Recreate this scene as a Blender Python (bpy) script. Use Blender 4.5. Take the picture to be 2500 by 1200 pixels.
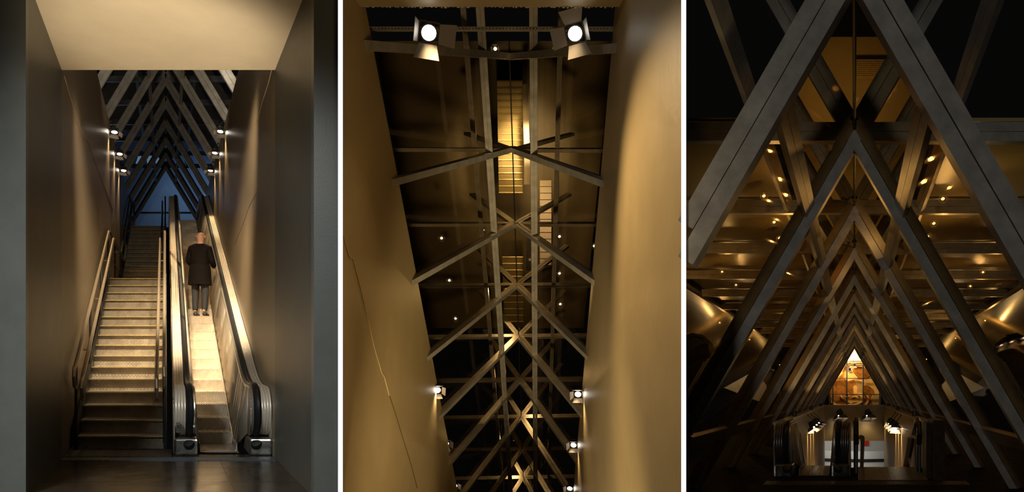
import bpy, bmesh, math, random
from mathutils import Vector as V, Matrix
random.seed(7)
for o in list(bpy.data.objects):
    bpy.data.objects.remove(o)
S = bpy.context.scene
COL = S.collection

# ------------------------------------------------------------------ camera, world, exposure
EYE = 1.5
F = 1600.0                                   # focal length in pixels of the 2500 px wide frame
cam = bpy.data.objects.new('camera', bpy.data.cameras.new('camera'))
COL.objects.link(cam)
cam.location = (0, 0, EYE)
cam.rotation_euler = (math.pi / 2, 0, 0)
cam.data.sensor_width = 36
cam.data.lens = F / 2500 * 36
cam.data.shift_y = 0.10                      # rising front: the horizon lies below the middle
cam.data.clip_start = 0.05
cam.data.clip_end = 200
S.camera = cam
S.view_settings.view_transform = 'Standard'
S.view_settings.look = 'None'
S.view_settings.exposure = 0.0
S.view_settings.gamma = 1.0
S.view_settings.use_curve_mapping = False
wd = bpy.data.worlds.new('world')
S.world = wd
wd.use_nodes = True
wd.node_tree.nodes['Background'].inputs[0].default_value = (.8, .75, .7, 1)
wd.node_tree.nodes['Background'].inputs[1].default_value = 0.0025

WARM = (1.0, .70, .36)
AMBER = (1.0, .66, .27)
COOL = (.80, .95, 1.0)


def lamp_light(kind, name, loc, power, color=WARM, aim=None, size=60, blend=.6, radius=.05, parent=None, shape=None):
    d = bpy.data.lights.new(name, kind)
    d.energy = power
    d.color = color
    o = bpy.data.objects.new(name, d)
    COL.objects.link(o)
    o.location = loc
    if kind == 'SPOT':
        d.spot_size = math.radians(size)
        d.spot_blend = blend
    if kind in ('SPOT', 'POINT'):
        d.shadow_soft_size = radius
    if kind == 'AREA':
        d.shape = 'RECTANGLE'
        d.size, d.size_y = shape
        d.spread = math.radians(size)
    if aim is not None:
        o.rotation_euler = (V(aim) - V(loc)).to_track_quat('-Z', 'Y').to_euler()
    if parent is not None:
        o.parent = parent
        o.location = V(loc) - parent.location
    return o


# outer halls sheared about the camera, across and down, to image pixel vanishing points
S1 = (405 - 1250) / F
S3 = (2086 - 1250) / F
D3 = (960 - 850) / F


def H1(x, y, z):                             # across, along, height over eye level
    return V((x + S1 * y, y, EYE + z))


def H3(x, y, z):
    return V((x + S3 * y, y, EYE + z - D3 * y))


def PX(px, py, y):                           # an image pixel cast out from the camera to a chosen distance
    return V(((px - 1250) / F * y, y, EYE + (850 - py) / F * y))


# lobby light: cool ceiling lamp over the left entrance, then added fill spots
lamp_light('AREA', 'lobby_ceiling_light', (-4.6, 1.6, 5.6), 115, (.96, 1.0, .96), aim=(-3.9, 6.8, -.8), size=80, shape=(1.6, .8))
lamp_light('SPOT', 'lobby_uplight', H1(.1, 4.6, -1.3), 2400, (1.0, .83, .58), aim=H1(0, 8.1, 3.8), size=33, blend=.8, radius=.4)  # unseen lamp added to light the soffit
lamp_light('SPOT', 'lobby_spotlight', H3(0, -13.0, .1), 2500, (1.0, .96, .88), aim=H3(0, 10, .8), size=27, blend=.8, radius=.4)  # added soft front fill for the tunnel frames
lamp_light('SPOT', 'shaft_uplight', (.1, 2.6, -2.4), 3600, (1.0, .75, .38), aim=(.15, 14.5, 3.4), size=46, blend=.8, radius=.25)  # added, stands in for light bounced up off the stairs
lamp_light('SPOT', 'shaft_uplight', (.1, 1.4, -1.2), 420, (1.0, .72, .36), aim=(0, 8.3, 6.0), size=44, blend=.8, radius=.2)  # second added bounce, for the strut and top frame
lamp_light('SPOT', 'upper_hall_lamp', H1(0, 12.6, 6.4), 480, (1.0, .86, .66), aim=H1(0, 24, 8.0), size=75, blend=.6, radius=.15)  # added for the light the walls bounce onto the rafters

# ------------------------------------------------------------------ materials
MATS = {}


def nd(nt, t, **k):
    n = nt.nodes.new(t)
    for a, b in k.items():
        setattr(n, a, b)
    return n


def mat(name, col, rough=.5, metal=0., noise=0., nscale=8., bump=0., bscale=60., stretch=None, spec=None, coat=0.):
    m = bpy.data.materials.new(name)
    m.use_nodes = True
    nt = m.node_tree
    b = nt.nodes['Principled BSDF']
    b.inputs['Base Color'].default_value = (*col, 1)
    b.inputs['Roughness'].default_value = rough
    b.inputs['Metallic'].default_value = metal
    if spec is not None:
        b.inputs['Specular IOR Level'].default_value = spec
    if coat:
        b.inputs['Coat Weight'].default_value = coat
        b.inputs['Coat Roughness'].default_value = .15
    g = nd(nt, 'ShaderNodeNewGeometry')
    src = g.outputs['Position']
    if stretch:
        mp = nd(nt, 'ShaderNodeMapping')
        mp.inputs['Scale'].default_value = stretch
        nt.links.new(src, mp.inputs['Vector'])
        src = mp.outputs['Vector']
    if noise:
        n = nd(nt, 'ShaderNodeTexNoise')
        n.inputs['Scale'].default_value = nscale
        n.inputs['Detail'].default_value = 6
        n.inputs['Roughness'].default_value = .65
        nt.links.new(src, n.inputs['Vector'])
        r = nd(nt, 'ShaderNodeMapRange')
        r.inputs['From Min'].default_value = .3
        r.inputs['From Max'].default_value = .7
        r.inputs['To Min'].default_value = 1 - noise
        r.inputs['To Max'].default_value = 1 + noise
        nt.links.new(n.outputs['Fac'], r.inputs['Value'])
        mx = nd(nt, 'ShaderNodeVectorMath', operation='SCALE')
        mx.inputs[0].default_value = col
        nt.links.new(r.outputs[0], mx.inputs['Scale'])
        nt.links.new(mx.outputs[0], b.inputs['Base Color'])
        r2 = nd(nt, 'ShaderNodeMapRange')
        r2.inputs['From Min'].default_value = .3
        r2.inputs['From Max'].default_value = .7
        r2.inputs['To Min'].default_value = max(.03, rough * (1 - noise * .6))
        r2.inputs['To Max'].default_value = min(1, rough * (1 + noise * .6))
        nt.links.new(n.outputs['Fac'], r2.inputs['Value'])
        nt.links.new(r2.outputs[0], b.inputs['Roughness'])
    if bump:
        n = nd(nt, 'ShaderNodeTexNoise')
        n.inputs['Scale'].default_value = bscale
        n.inputs['Detail'].default_value = 5
        nt.links.new(src, n.inputs['Vector'])
        bp = nd(nt, 'ShaderNodeBump')
        bp.inputs['Strength'].default_value = bump
        bp.inputs['Distance'].default_value = .02
        nt.links.new(n.outputs['Fac'], bp.inputs['Height'])
        nt.links.new(bp.outputs[0], b.inputs['Normal'])
    MATS[name] = m
    return m


def emat(name, col, strength):
    m = bpy.data.materials.new(name)
    m.use_nodes = True
    nt = m.node_tree
    nt.nodes.remove(nt.nodes['Principled BSDF'])
    e = nd(nt, 'ShaderNodeEmission')
    e.inputs[0].default_value = (*col, 1)
    e.inputs[1].default_value = strength
    nt.links.new(e.outputs[0], nt.nodes['Material Output'].inputs[0])
    m.cycles.emission_sampling = 'NONE'
    MATS[name] = m
    return m


def glassmat(name, tint, gloss, grough=.03):
    m = bpy.data.materials.new(name)
    m.use_nodes = True
    nt = m.node_tree
    nt.nodes.remove(nt.nodes['Principled BSDF'])
    t = nd(nt, 'ShaderNodeBsdfTransparent')
    t.inputs[0].default_value = (*tint, 1)
    g = nd(nt, 'ShaderNodeBsdfGlossy')
    g.inputs[0].default_value = (.9, .8, .65, 1)
    g.inputs['Roughness'].default_value = grough
    x = nd(nt, 'ShaderNodeMixShader')
    x.inputs[0].default_value = gloss
    nt.links.new(t.outputs[0], x.inputs[1])
    nt.links.new(g.outputs[0], x.inputs[2])
    nt.links.new(x.outputs[0], nt.nodes['Material Output'].inputs[0])
    MATS[name] = m
    return m


def plate_mat(name, col, rough, scale=34., strength=1.0):
    """diamond tread plate: little raised lozenges turned alternately one way and the other"""
    m = mat(name, col, rough, .6, noise=.18, nscale=5)
    nt = m.node_tree
    b = nt.nodes['Principled BSDF']
    g = nd(nt, 'ShaderNodeNewGeometry')
    sep = nd(nt, 'ShaderNodeSeparateXYZ')
    nt.links.new(g.outputs['Position'], sep.inputs[0])

    def M(op, a, bb=None, c=None):
        n = nd(nt, 'ShaderNodeMath', operation=op)
        for i, v in enumerate((a, bb, c)):
            if v is None:
                continue
            if isinstance(v, (int, float)):
                n.inputs[i].default_value = v
            else:
                nt.links.new(v, n.inputs[i])
        return n.outputs[0]
    u = M('MULTIPLY', M('ADD', sep.outputs[0], M('MULTIPLY', sep.outputs[1], -S1)), scale)
    v = M('MULTIPLY', M('ADD', sep.outputs[1], sep.outputs[2]), scale)
    fu = M('SUBTRACT', M('FRACT', u), .5)
    fv = M('SUBTRACT', M('FRACT', v), .5)
    par = M('MODULO', M('ADD', M('FLOOR', u), M('FLOOR', v)), 2.0)
    sg = M('SUBTRACT', M('MULTIPLY', M('ABSOLUTE', par), 2.0), 1.0)
    fv2 = M('MULTIPLY', fv, sg)
    a = M('ADD', fu, fv2)
    c = M('SUBTRACT', fu, fv2)
    q = M('ADD', M('MULTIPLY', M('MULTIPLY', a, a), 2.0), M('MULTIPLY', M('MULTIPLY', c, c), 22.0))
    h = M('MAXIMUM', M('SUBTRACT', 1.0, q), 0.0)
    bp = nd(nt, 'ShaderNodeBump')
    bp.inputs['Strength'].default_value = strength
    bp.inputs['Distance'].default_value = .012
    nt.links.new(h, bp.inputs['Height'])
    nt.links.new(bp.outputs[0], b.inputs['Normal'])
    return m


mat('alum', (.50, .47, .42), .36, .55, noise=.22, nscale=5, bump=.05, bscale=30)
mat('alum_dull', (.33, .33, .34), .42, .9, noise=.25, nscale=4, bump=.05, bscale=30)
mat('steel', (.60, .55, .48), .36, .9, noise=.10, nscale=3)
mat('deck_steel', (.66, .58, .48), .38, .45, noise=.08, nscale=3)
mat('deck_dark', (.13, .12, .115), .34, .8, noise=.15, nscale=5)
mat('panel_steel', (.40, .35, .28), .48, .75, noise=.12, nscale=3)
mat('steel_worn', (.5, .48, .45), .33, 1.0, noise=.3, nscale=14, bump=.08, bscale=50)
mat('tube', (.46, .38, .28), .40, .8)
mat('rubber', (.010, .010, .011), .38, 0, spec=.35)
mat('black', (.015, .014, .013), .45)
mat('lamp_black', (.03, .027, .024), .4)
mat('door_grey', (.16, .14, .12), .5)
mat('wall_tan', (.165, .128, .083), .42, 0, noise=.07, nscale=1.3, bump=.10, bscale=9, spec=.3)
mat('wall_olive', (.36, .28, .15), .48, 0, noise=.08, nscale=1.2, bump=.12, bscale=11, spec=.25)
mat('wall_gold', (.34, .26, .11), .30, 0, noise=.15, nscale=.8, bump=.04, bscale=6, spec=.5)  # tone of the lit walls as reflected in the glass
mat('wall_brown', (.17, .125, .055), .5, 0, noise=.15, nscale=.8, spec=.3)  # darker wall tone for the dim reflection beyond the glass
mat('floor_dark', (.010, .008, .007), .75, 0, noise=.3, nscale=6, spec=.08)
mat('reveal_grey', (.075, .070, .060), .42, 0, noise=.1, nscale=2, bump=.05, bscale=20, spec=.35)
mat('pier_grey', (.105, .108, .10), .42, 0, noise=.10, nscale=2.2, bump=.04, bscale=40)
mat('soffit', (.52, .44, .32), .5, 0, noise=.06, nscale=2.5, bump=.25, bscale=7)
mat('stone', (.030, .022, .016), .20, 0, noise=.45, nscale=3.5, bump=.04, bscale=12, spec=.6)
mat('mat_brown', (.030, .021, .015), .5, 0, noise=.25, nscale=9)
mat('blue_strip', (.040, .055, .070), .45, 0, noise=.2, nscale=14)
mat('yellow', (.64, .50, .22), .38, .5, noise=.2, nscale=20)
mat('step_metal', (.66, .58, .47), .42, .5, noise=.18, nscale=10)
mat('back_blue', (.30, .38, .50), .6, 0, noise=.1, nscale=1)
mat('white_paint', (.8, .78, .72), .5)
mat('red', (.75, .04, .015), .5)
mat('skin', (.55, .30, .20), .5)
mat('coat', (.007, .005, .004), .85, 0, spec=.1, noise=.2, nscale=12, bump=.2, bscale=20)
mat('jeans', (.020, .021, .024), .75, 0, noise=.3, nscale=10)
mat('shoe', (.03, .02, .015), .45)
mat('rock', (.30, .17, .06), .75, 0, noise=.6, nscale=4, bump=.8, bscale=5)
mat('relief_white', (.86, .76, .52), .55, 0, noise=.08, nscale=6)
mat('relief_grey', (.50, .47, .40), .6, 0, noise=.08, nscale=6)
mat('void_dark', (.012, .010, .009), .35, spec=.4)
plate_mat('plate', (.46, .40, .32), .42)
emat('divider_white', (1, 1, 1), 1.0)  # glow given to the white borders, not a lamp
emat('lens', (1.0, .90, .74), 26.0)
emat('lens_flood', (1.0, .93, .80), 9.0)
emat('glint', (1.0, .55, .18), 6.0)
emat('lens_dim', (1.0, .72, .40), 5.0)  # glow of lamp glints reflected in the glass
glassmat('pane_dark', (.80, .76, .70), .05)
glassmat('pane_bronze', (.86, .76, .60), .045)
glassmat('pane_blue', (.84, .88, .94), .04)
emat('sky_window', (.28, .45, .62), .45)
mat('crack_dark', (.05, .036, .02), .7)
mat('crack_pale', (.5, .40, .24), .6)

# ------------------------------------------------------------------ mesh helpers


class MB:
    def __init__(s):
        s.v = []
        s.f = []

    def quad(s, *p):
        i = len(s.v)
        s.v += [V(q) for q in p]
        s.f.append(tuple(range(i, i + len(p))))
        return s

    def hexa(s, p):
        i = len(s.v)
        s.v += [V(q) for q in p]
        for q in ((0, 3, 2, 1), (4, 5, 6, 7), (0, 1, 5, 4), (1, 2, 6, 5), (2, 3, 7, 6), (3, 0, 4, 7)):
            s.f.append(tuple(i + k for k in q))
        return s

    def bar(s, p0, p1, a, b):
        p0, p1, a, b = V(p0), V(p1), V(a), V(b)
        return s.hexa([p0 - a - b, p0 + a - b, p0 + a + b, p0 - a + b, p1 - a - b, p1 + a - b, p1 + a + b, p1 - a + b])

    def box(s, x0, x1, y0, y1, z0, z1, H=None):
        P = [(x0, y0, z0), (x1, y0, z0), (x1, y1, z0), (x0, y1, z0), (x0, y0, z1), (x1, y0, z1), (x1, y1, z1), (x0, y1, z1)]
        return s.hexa([H(*p) if H else V(p) for p in P])

    def slab(s, quad, th):
        """a quad given thickness along vector th"""
        q = [V(p) for p in quad]
        return s.hexa(q + [p + V(th) for p in q])

    def ring_strip(s, rings, closed=True, cap=True):
        i0 = len(s.v)
        n = len(rings[0])
        for r in rings:
            s.v += [V(p) for p in r]
        for a in range(len(rings) - 1):
            for k in range(n if closed else n - 1):
                k2 = (k + 1) % n
                s.f.append((i0 + a * n + k, i0 + a * n + k2, i0 + (a + 1) * n + k2, i0 + (a + 1) * n + k))
        if cap and closed:
            s.f.append(tuple(i0 + k for k in range(n - 1, -1, -1)))
            s.f.append(tuple(i0 + (len(rings) - 1) * n + k for k in range(n)))
        return s

    def tube(s, pts, r, n=8, rads=None):
        pts = [V(p) for p in pts]
        rings = []
        up = None
        for i, p in enumerate(pts):
            t = (pts[min(i + 1, len(pts) - 1)] - pts[max(i - 1, 0)]).normalized()
            if up is None:
                up = t.orthogonal().normalized()
            up = (up - t * up.dot(t)).normalized()
            w = t.cross(up)
            rr = rads[i] if rads else r
            rings.append([p + (up * math.cos(2 * math.pi * k / n) + w * math.sin(2 * math.pi * k / n)) * rr for k in range(n)])
        return s.ring_strip(rings)

    def lathe(s, o, ax, prof, n=14):
        """profile (distance along ax, radius)"""
        ax = V(ax).normalized()
        u = ax.orthogonal().normalized()
        w = ax.cross(u)
        return s.ring_strip([[V(o) + ax * h + (u * math.cos(2 * math.pi * k / n) + w * math.sin(2 * math.pi * k / n)) * r for k in range(n)] for h, r in prof])


def build(name, mb, m, parent=None, smooth=False, bevel=0):
    c = sum(mb.v, V()) / len(mb.v)
    me = bpy.data.meshes.new(name)
    me.from_pydata([p - c for p in mb.v], [], mb.f)
    bm = bmesh.new()
    bm.from_mesh(me)
    bmesh.ops.recalc_face_normals(bm, faces=bm.faces)
    bm.to_mesh(me)
    bm.free()
    me.materials.append(MATS[m])
    o = bpy.data.objects.new(name, me)
    COL.objects.link(o)
    o.location = c
    if parent is not None:
        o.parent = parent
        o.location = c - wloc(parent)
    if smooth:
        for p in me.polygons:
            p.use_smooth = True
        me.set_sharp_from_angle(angle=math.radians(40))
    if bevel:
        b = o.modifiers.new('bevel', 'BEVEL')
        b.width = bevel
        b.segments = 2
        b.limit_method = 'ANGLE'
    return o


def wloc(o):
    l = V(o.location)
    while o.parent is not None:
        o = o.parent
        l = l + V(o.location)
    return l


def copy_at(src, shift, parent=None):
    o = src.copy()
    COL.objects.link(o)
    o.location = V(src.location) + V(shift)
    o.parent = src.parent if parent is None else parent
    return o


def empty(name, loc):
    o = bpy.data.objects.new(name, None)
    COL.objects.link(o)
    o.location = loc
    o.empty_display_size = .1
    return o


def tag(o, label, cat, group=None):
    o['label'] = label
    o['category'] = cat
    if group:
        o['group'] = group
    return o


def struct(o, label=None):
    o['kind'] = 'structure'
    if label:
        o['label'] = label
        o['category'] = label_cat(o.name)
    return o


def label_cat(n):
    return n.split('_')[0].split('.')[0]


ORD = ['first', 'second', 'third', 'fourth', 'fifth', 'sixth', 'seventh', 'eighth', 'ninth', 'tenth', 'eleventh', 'twelfth', 'thirteenth', 'fourteenth']


def bez(a, b, c, n=6):
    return [(V(a) * (1 - t) ** 2 + V(b) * 2 * t * (1 - t) + V(c) * t * t) for t in [i / n for i in range(n + 1)]]


# ------------------------------------------------------------------ stage lamp with barn doors
def stage_lamp(loc, aim, s, label, group, power, cone=95, blend=.5, doors=((0, 50), (1, 50), (2, 50), (3, 50)), up=(0, 0, 1), lens='lens',
               color=WARM, hang=None, roll=0., radius=.03, door_len=.95, simple=False, light_aim=None):
    loc = V(loc)
    f = (V(aim) - loc).normalized()
    r = f.cross(V(up)).normalized()
    u = r.cross(f).normalized()
    if roll:
        q = Matrix.Rotation(math.radians(roll), 3, f)
        r, u = q @ r, q @ u
    e = empty('stage_lamp', loc)
    tag(e, label, 'spotlight', group)
    h = MB().lathe(loc, f, [(-1.5 * s, .25 * s), (-1.45 * s, .5 * s), (-1.1 * s, .62 * s), (-1.08 * s, .7 * s), (-.9 * s, .7 * s), (-.88 * s, .62 * s), (-.7 * s, .62 * s),
                            (-.68 * s, .72 * s), (-.45 * s, .72 * s), (-.43 * s, .66 * s), (-.2 * s, .68 * s), (-.18 * s, .8 * s), (0, .8 * s), (0, .66 * s), (-.12 * s, .64 * s)])
    hs = build('housing', h, 'lamp_black', e, True)
    ln = MB().lathe(loc - f * .10 * s, f, [(0, .64 * s), (.03 * s, .63 * s), (.07 * s, .45 * s), (.09 * s, .05 * s)], 18)
    build('lens', ln, lens, hs, True)
    if not simple:
        fr = MB()
        for a, b in ((r, u), (u, r)):
            for sg in (-1, 1):
                fr.bar(loc + a * sg * .86 * s - b * .9 * s, loc + a * sg * .86 * s + b * .9 * s, a * .06 * s, f * .05 * s)
        build('gel_frame', fr, 'lamp_black', hs)
    for k, ang in doors:
        a, b = ((u, r), (-u, r), (r, u), (-r, u))[k]
        t = math.radians(ang)
        dv = (a * math.sin(t) + f * math.cos(t))
        nn = (a * math.cos(t) - f * math.sin(t))
        L = door_len * s
        p = loc + a * .9 * s + f * .06 * s
        w0, w1 = (.78 * s, 1.12 * s) if k < 2 else (.8 * s, .95 * s)
        q = [p - b * w0, p + b * w0, p + b * w1 + dv * L, p - b * w1 + dv * L]
        build('barn_door', MB().slab(q, nn * .03 * s), 'door_grey', e)
    if not simple:
        y = MB()
        pts = []
        for i in range(13):
            th = math.pi * (i / 12)
            pts.append(loc - f * .6 * s + r * math.cos(th) * .95 * s + u * math.sin(th) * 1.15 * s)
        y.tube(pts, .06 * s, 6)
        build('yoke', y, 'lamp_black', e, True)
        top = loc - f * .6 * s + u * 1.15 * s
        hp = V(hang) if hang is not None else top + u * .5 * s
        c = MB().tube([top, top.lerp(hp, .5) + V((0, 0, .12 * s)), hp], .09 * s, 6)
        c.bar(hp - u * .12 * s, hp + u * .12 * s, r * .2 * s, f * .2 * s)
        build('clamp', c, 'lamp_black', e)
    if power:
        lamp_light('SPOT', 'bulb', loc + f * .07 * s, power, color, aim=(aim if light_aim is None else loc + V(light_aim)), size=cone, blend=blend, radius=radius, parent=e)
    return e


# ------------------------------------------------------------------ the A-shaped roof frames
def arm(e, name, O, ex, ey, ed, ang, r0, r1, wid, dep, m='alum', gap=.06, clip=None, halves=(-1, 1)):
    """a profile and its mirror image with a dark joint between, running out from the ridge point O at an angle"""
    t = math.radians(ang)
    dr = ex * math.sin(t) + ey * math.cos(t)
    pr = ex * math.cos(t) - ey * math.sin(t)
    r0 = r0 - .29 * wid
    for sg in halves:
        c = pr * sg * wid * .25 + ed * (.006 * (ang > 0) + .003 * sg)
        p0, p1 = O + dr * r0 + c, O + dr * r1 + c
        if clip:
            cc = clip(p0, p1)
            if cc is None:
                continue
            p0, p1 = cc
        build(name, MB().bar(p0, p1, pr * wid * (.25 - gap * .25), ed * dep * .5), m, e)


def inplane(O, ex, ey, a, b):
    return O + ex * a + ey * b


# ================================================================== SETTING: the two white borders between the views, built as added walls
def divider(n, pxl, pxr, y0, y1, z0, z1):
    q0, q1 = (pxl - 1250) / F, (pxr - 1250) / F
    w = (q1 - q0) * y0
    mid = (q0 + q1) / 2
    d = V((mid, 1, 0))
    c0 = V((mid * y0, y0, 0))
    c1 = c0 + d * (y1 - y0)
    hw = V((w / 2 * .98, 0, 0))
    P = [c0 - hw, c0 + hw, c1 + hw, c1 - hw]
    mb = MB().hexa([p + V((0, 0, z0)) for p in P] + [p + V((0, 0, z1)) for p in P])
    o = build('wall_divider', mb, 'void_dark')
    struct(o)
    tip = MB().box(c0.x - w / 2, c0.x + w / 2, y0 - .012, y0, z0, z1)
    t = build('border_strip', tip, 'divider_white', o)
    t['label'] = 'white border between the views, made to glow'
    o['label'] = 'thin added wall behind the white border ' + n
    o['category'] = 'wall'


divider('left of the middle hall', 826, 837, 6.2, 42, -14, 22)
divider('right of the middle hall', 1663, 1674, 4.3, 60, -14, 22)

# ================================================================== HALL 1: stairs and escalator
XL, XR = -1.423, 1.49
TOP = 5.7                                    # top of the side walls over eye level
YF = -1.5
o = build('floor', MB().box(-2.6, 1.74, 3.0, 9.28, YF - .1, YF, H1), 'stone')
struct(o, 'dark polished stone floor in front of the escalator')
# flagstone joints: each flag is its own slab a hair above the bed
xs = [-2.6, -1.9, .01, .72, 1.74]
ys = [3.0, 5.6, 6.3, 7.35, 8.25, 8.9]
for j in range(len(ys) - 1):
    for i in range(len(xs) - 1):
        build('flagstone', MB().box(xs[i] + .004, xs[i + 1] - .004, ys[j] + .004, ys[j + 1] - .004, YF - .005, YF + .004 + .0015 * random.random(), H1), 'stone', o)
strip = build('tactile_strip', MB().box(XL + .02, XR - .02, 8.72, 8.98, YF + .001, YF + .010, H1), 'blue_strip')
tag(strip, 'blue grey ribbed strip across the floor before the stairs', 'floor strip')
for i in range(30):
    x = XL + .03 + i * (XR - XL - .04) / 30
    build('rib', MB().box(x, x + .05, 8.74, 8.96, YF + .010, YF + .014, H1), 'blue_strip', strip)
mt = build('entrance_mat', MB().box(XL + .02, .08, 9.0, 9.68, YF, YF + .012, H1), 'mat_brown')
tag(mt, 'brown ribbed metal mat at the foot of the stairs', 'mat')
for i in range(44):
    x = XL + .03 + i * .0335
    build('rib', MB().box(x, x + .016, 9.02, 9.66, YF + .012, YF + .02, H1), 'mat_brown', mt)


def wall(name, label, quad, th, m, plates=None):
    o = build(name, MB().slab(quad, th), m)
    struct(o)
    o['label'] = label
    o['category'] = 'wall'
    return o


wall('wall_left', 'tan painted wall left of the stairs with warm light streaks', [H1(XL, 8.95, YF), H1(XL, 26, YF), H1(XL, 26, TOP), H1(XL, 8.95, TOP)], (-.2, 0, 0), 'wall_tan')
wall('wall_right', 'tan painted wall right of the escalator with warm light streaks', [H1(XR, 8.95, YF), H1(XR, 26, YF), H1(XR, 26, TOP), H1(XR, 8.95, TOP)], (.12, 0, 0), 'wall_tan')
wall('wall_pier_left', 'cool grey pier at the far left edge', [H1(-4.2, 6.66, YF), H1(XL, 6.66, YF), H1(XL, 6.66, 6), H1(-4.2, 6.66, 6)], (S1 * .12, .12, 0), 'pier_grey')
wall('wall_pier_right', 'cool grey pier between the escalator hall and the divider', [H1(XR, 6.6, YF), H1(1.78, 6.6, YF), H1(1.78, 6.6, 6), H1(XR, 6.6, 6)], (S1 * .12, .12, 0), 'pier_grey')
wall('wall_reveal_left', 'dark grey reveal at the left of the escalator entrance', [H1(XL, 6.78, YF), H1(XL, 8.95, YF), H1(XL, 8.95, 4.2), H1(XL, 6.78, 4.2)], (-.2, 0, 0), 'reveal_grey')
wall('wall_reveal_right', 'grey reveal at the right of the escalator entrance', [H1(XR, 6.72, YF), H1(XR, 8.95, YF), H1(XR, 8.95, 4.2), H1(XR, 6.72, 4.2)], (.12, 0, 0), 'reveal_grey')
so = wall('ceiling_soffit', 'cream plastered soffit over the escalator entrance', [H1(XL, 5.4, 3.8), H1(XR, 5.4, 3.8), H1(XR, 8.95, 3.8), H1(XL, 8.95, 3.8)], (0, 0, 3.2), 'soffit')
so['category'] = 'ceiling'
# hairline cracks in the paint: thin ridges lying on the walls
def crack(pts, x, m, parent, r=.006):
    build('crack', MB().tube([H1(x, abs(x) * F / abs(p - 405), (850 - q) * abs(x) / abs(p - 405)) for p, q in pts], r, 5), m, bpy.data.objects[parent])


crack([(157, 186), (168, 225), (176, 250), (186, 285), (197, 315), (211, 336)], XL, 'crack_pale', 'wall_left')
crack([(213, 345), (222, 370), (233, 402), (248, 440), (262, 475), (275, 512)], XL, 'crack_dark', 'wall_left', .012)
crack([(664, 168), (655, 205), (640, 250), (628, 300)], XR, 'crack_pale', 'wall_right')
crack([(632, 460), (610, 500), (588, 560), (572, 600)], XR, 'crack_dark', 'wall_right', .004)

# ---- the staircase
RISE, RUN, Y0 = .196, .368, 9.80
SX0, SX1 = -1.315, -.035
st = empty('metal_staircase', H1(-.67, 9.8, YF))
tag(st, 'diamond plate metal staircase with yellow nosings left of the escalator', 'staircase')


def sh(dy, dz):
    return V((S1 * dy, dy, dz))


def flight(ystart, zbase, n):
    tr = build('tread', MB().box(SX0, SX1, ystart - .03, ystart + RUN, zbase + RISE - .02, zbase + RISE, H1), 'plate', st)
    rs = build('riser', MB().box(SX0, SX1, ystart, ystart + .015, zbase, zbase + RISE - .02, H1), 'plate', st)
    ns = build('nosing', MB().box(SX0, SX1, ystart - .042, ystart - .004, zbase + RISE - .016, zbase + RISE + .004, H1), 'yellow', tr)
    for k in range(1, n):
        d = sh(k * RUN, k * RISE)
        t2 = copy_at(tr, d)
        copy_at(rs, d)
        copy_at(ns, (0, 0, 0), t2)
    return ystart + (n - 1) * RUN, zbase + n * RISE


ya, za = flight(Y0, YF, 16)
build('landing', MB().box(SX0, SX1, ya + RUN, 19.4, za - .05, za, H1), 'plate', st)
yb, zb = flight(19.38, za, 15)
UPF = zb
for x in (SX0 - .05, SX1):
    for (a, b, c, d) in ((Y0, YF, ya + .4, za), (19.36, za, yb + .4, zb)):
        build('stringer', MB().hexa([H1(x, a - .08, b - .02), H1(x + .05, a - .08, b - .02), H1(x + .05, c, d - .35), H1(x, c, d - .35),
                                     H1(x, a - .08, b + .30), H1(x + .05, a - .08, b + .30), H1(x + .05, c, d + .16), H1(x, c, d + .16)]), 'black', st)

# ---- stair rails


def nos(y):
    if y < Y0:
        return YF + RISE
    if y < ya:
        return YF + RISE + (y - Y0) * RISE / RUN
    if y < 19.38:
        return za
    return min(za + RISE + (y - 19.38) * RISE / RUN, zb)


def rail(x, hgt, label, inward, pole_h):
    e = empty('stair_rail', H1(x, Y0, YF))
    tag(e, label, 'handrail', 'tubular rails of the metal staircase')
    y_s = Y0 - .15
    zz = YF + RISE - .15 * RISE / RUN
    p = [H1(x + inward * .0, y_s + .05, zz + hgt - .30), H1(x, y_s - .06, zz + hgt - .26), H1(x, y_s - .13, zz + hgt - .12)]
    p += [H1(x, y_s - .08, zz + hgt - .0), H1(x, y_s + .06, zz + hgt + .05)]
    p += [H1(x, ya, za + hgt), H1(x, ya + .12, za + hgt + .02)]
    lower = list(p)
    build('rail', MB().tube(lower, .026, 8), 'tube', e, True)
    build('level_rail', MB().tube([H1(x, ya + .12, za + hgt + .02), H1(x, 19.2, za + hgt + .02), H1(x, 19.45, za + hgt + .1)], .024, 8), 'rubber', e, True)
    build('upper_rail', MB().tube([H1(x, 19.45, za + hgt + .1), H1(x, yb, zb + hgt), H1(x, yb + .6, zb + hgt), H1(x, yb + .7, zb + hgt - .2), H1(x, yb + .7, zb + .1)], .026, 8), 'rubber', e, True)
    if pole_h:
        for y in (Y0 - .05, 11.6, 13.5, 15.2, 17.2, 19.2, 21.3, 23.4):
            z = nos(y) - .1
            build('post', MB().tube([H1(x, y, z), H1(x, y, nos(y) + hgt - .03)], .02, 6), 'black', e, True)
        build('mid_rail', MB().tube([H1(x, Y0, YF + RISE + .55), H1(x, ya, za + .55), H1(x, 19.3, za + .55), H1(x, yb, zb + .55)], .014, 6), 'black', e, True)
    else:
        for y in (10.6, 12.4, 14.2, 17.0, 21.5):
            z = nos(y) + hgt
            build('bracket', MB().tube([H1(x, y, z - .02), H1(x, y, z - .07), H1(x - inward * .11, y, z - .07)], .012, 6), 'tube', e, True)
    return e


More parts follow.
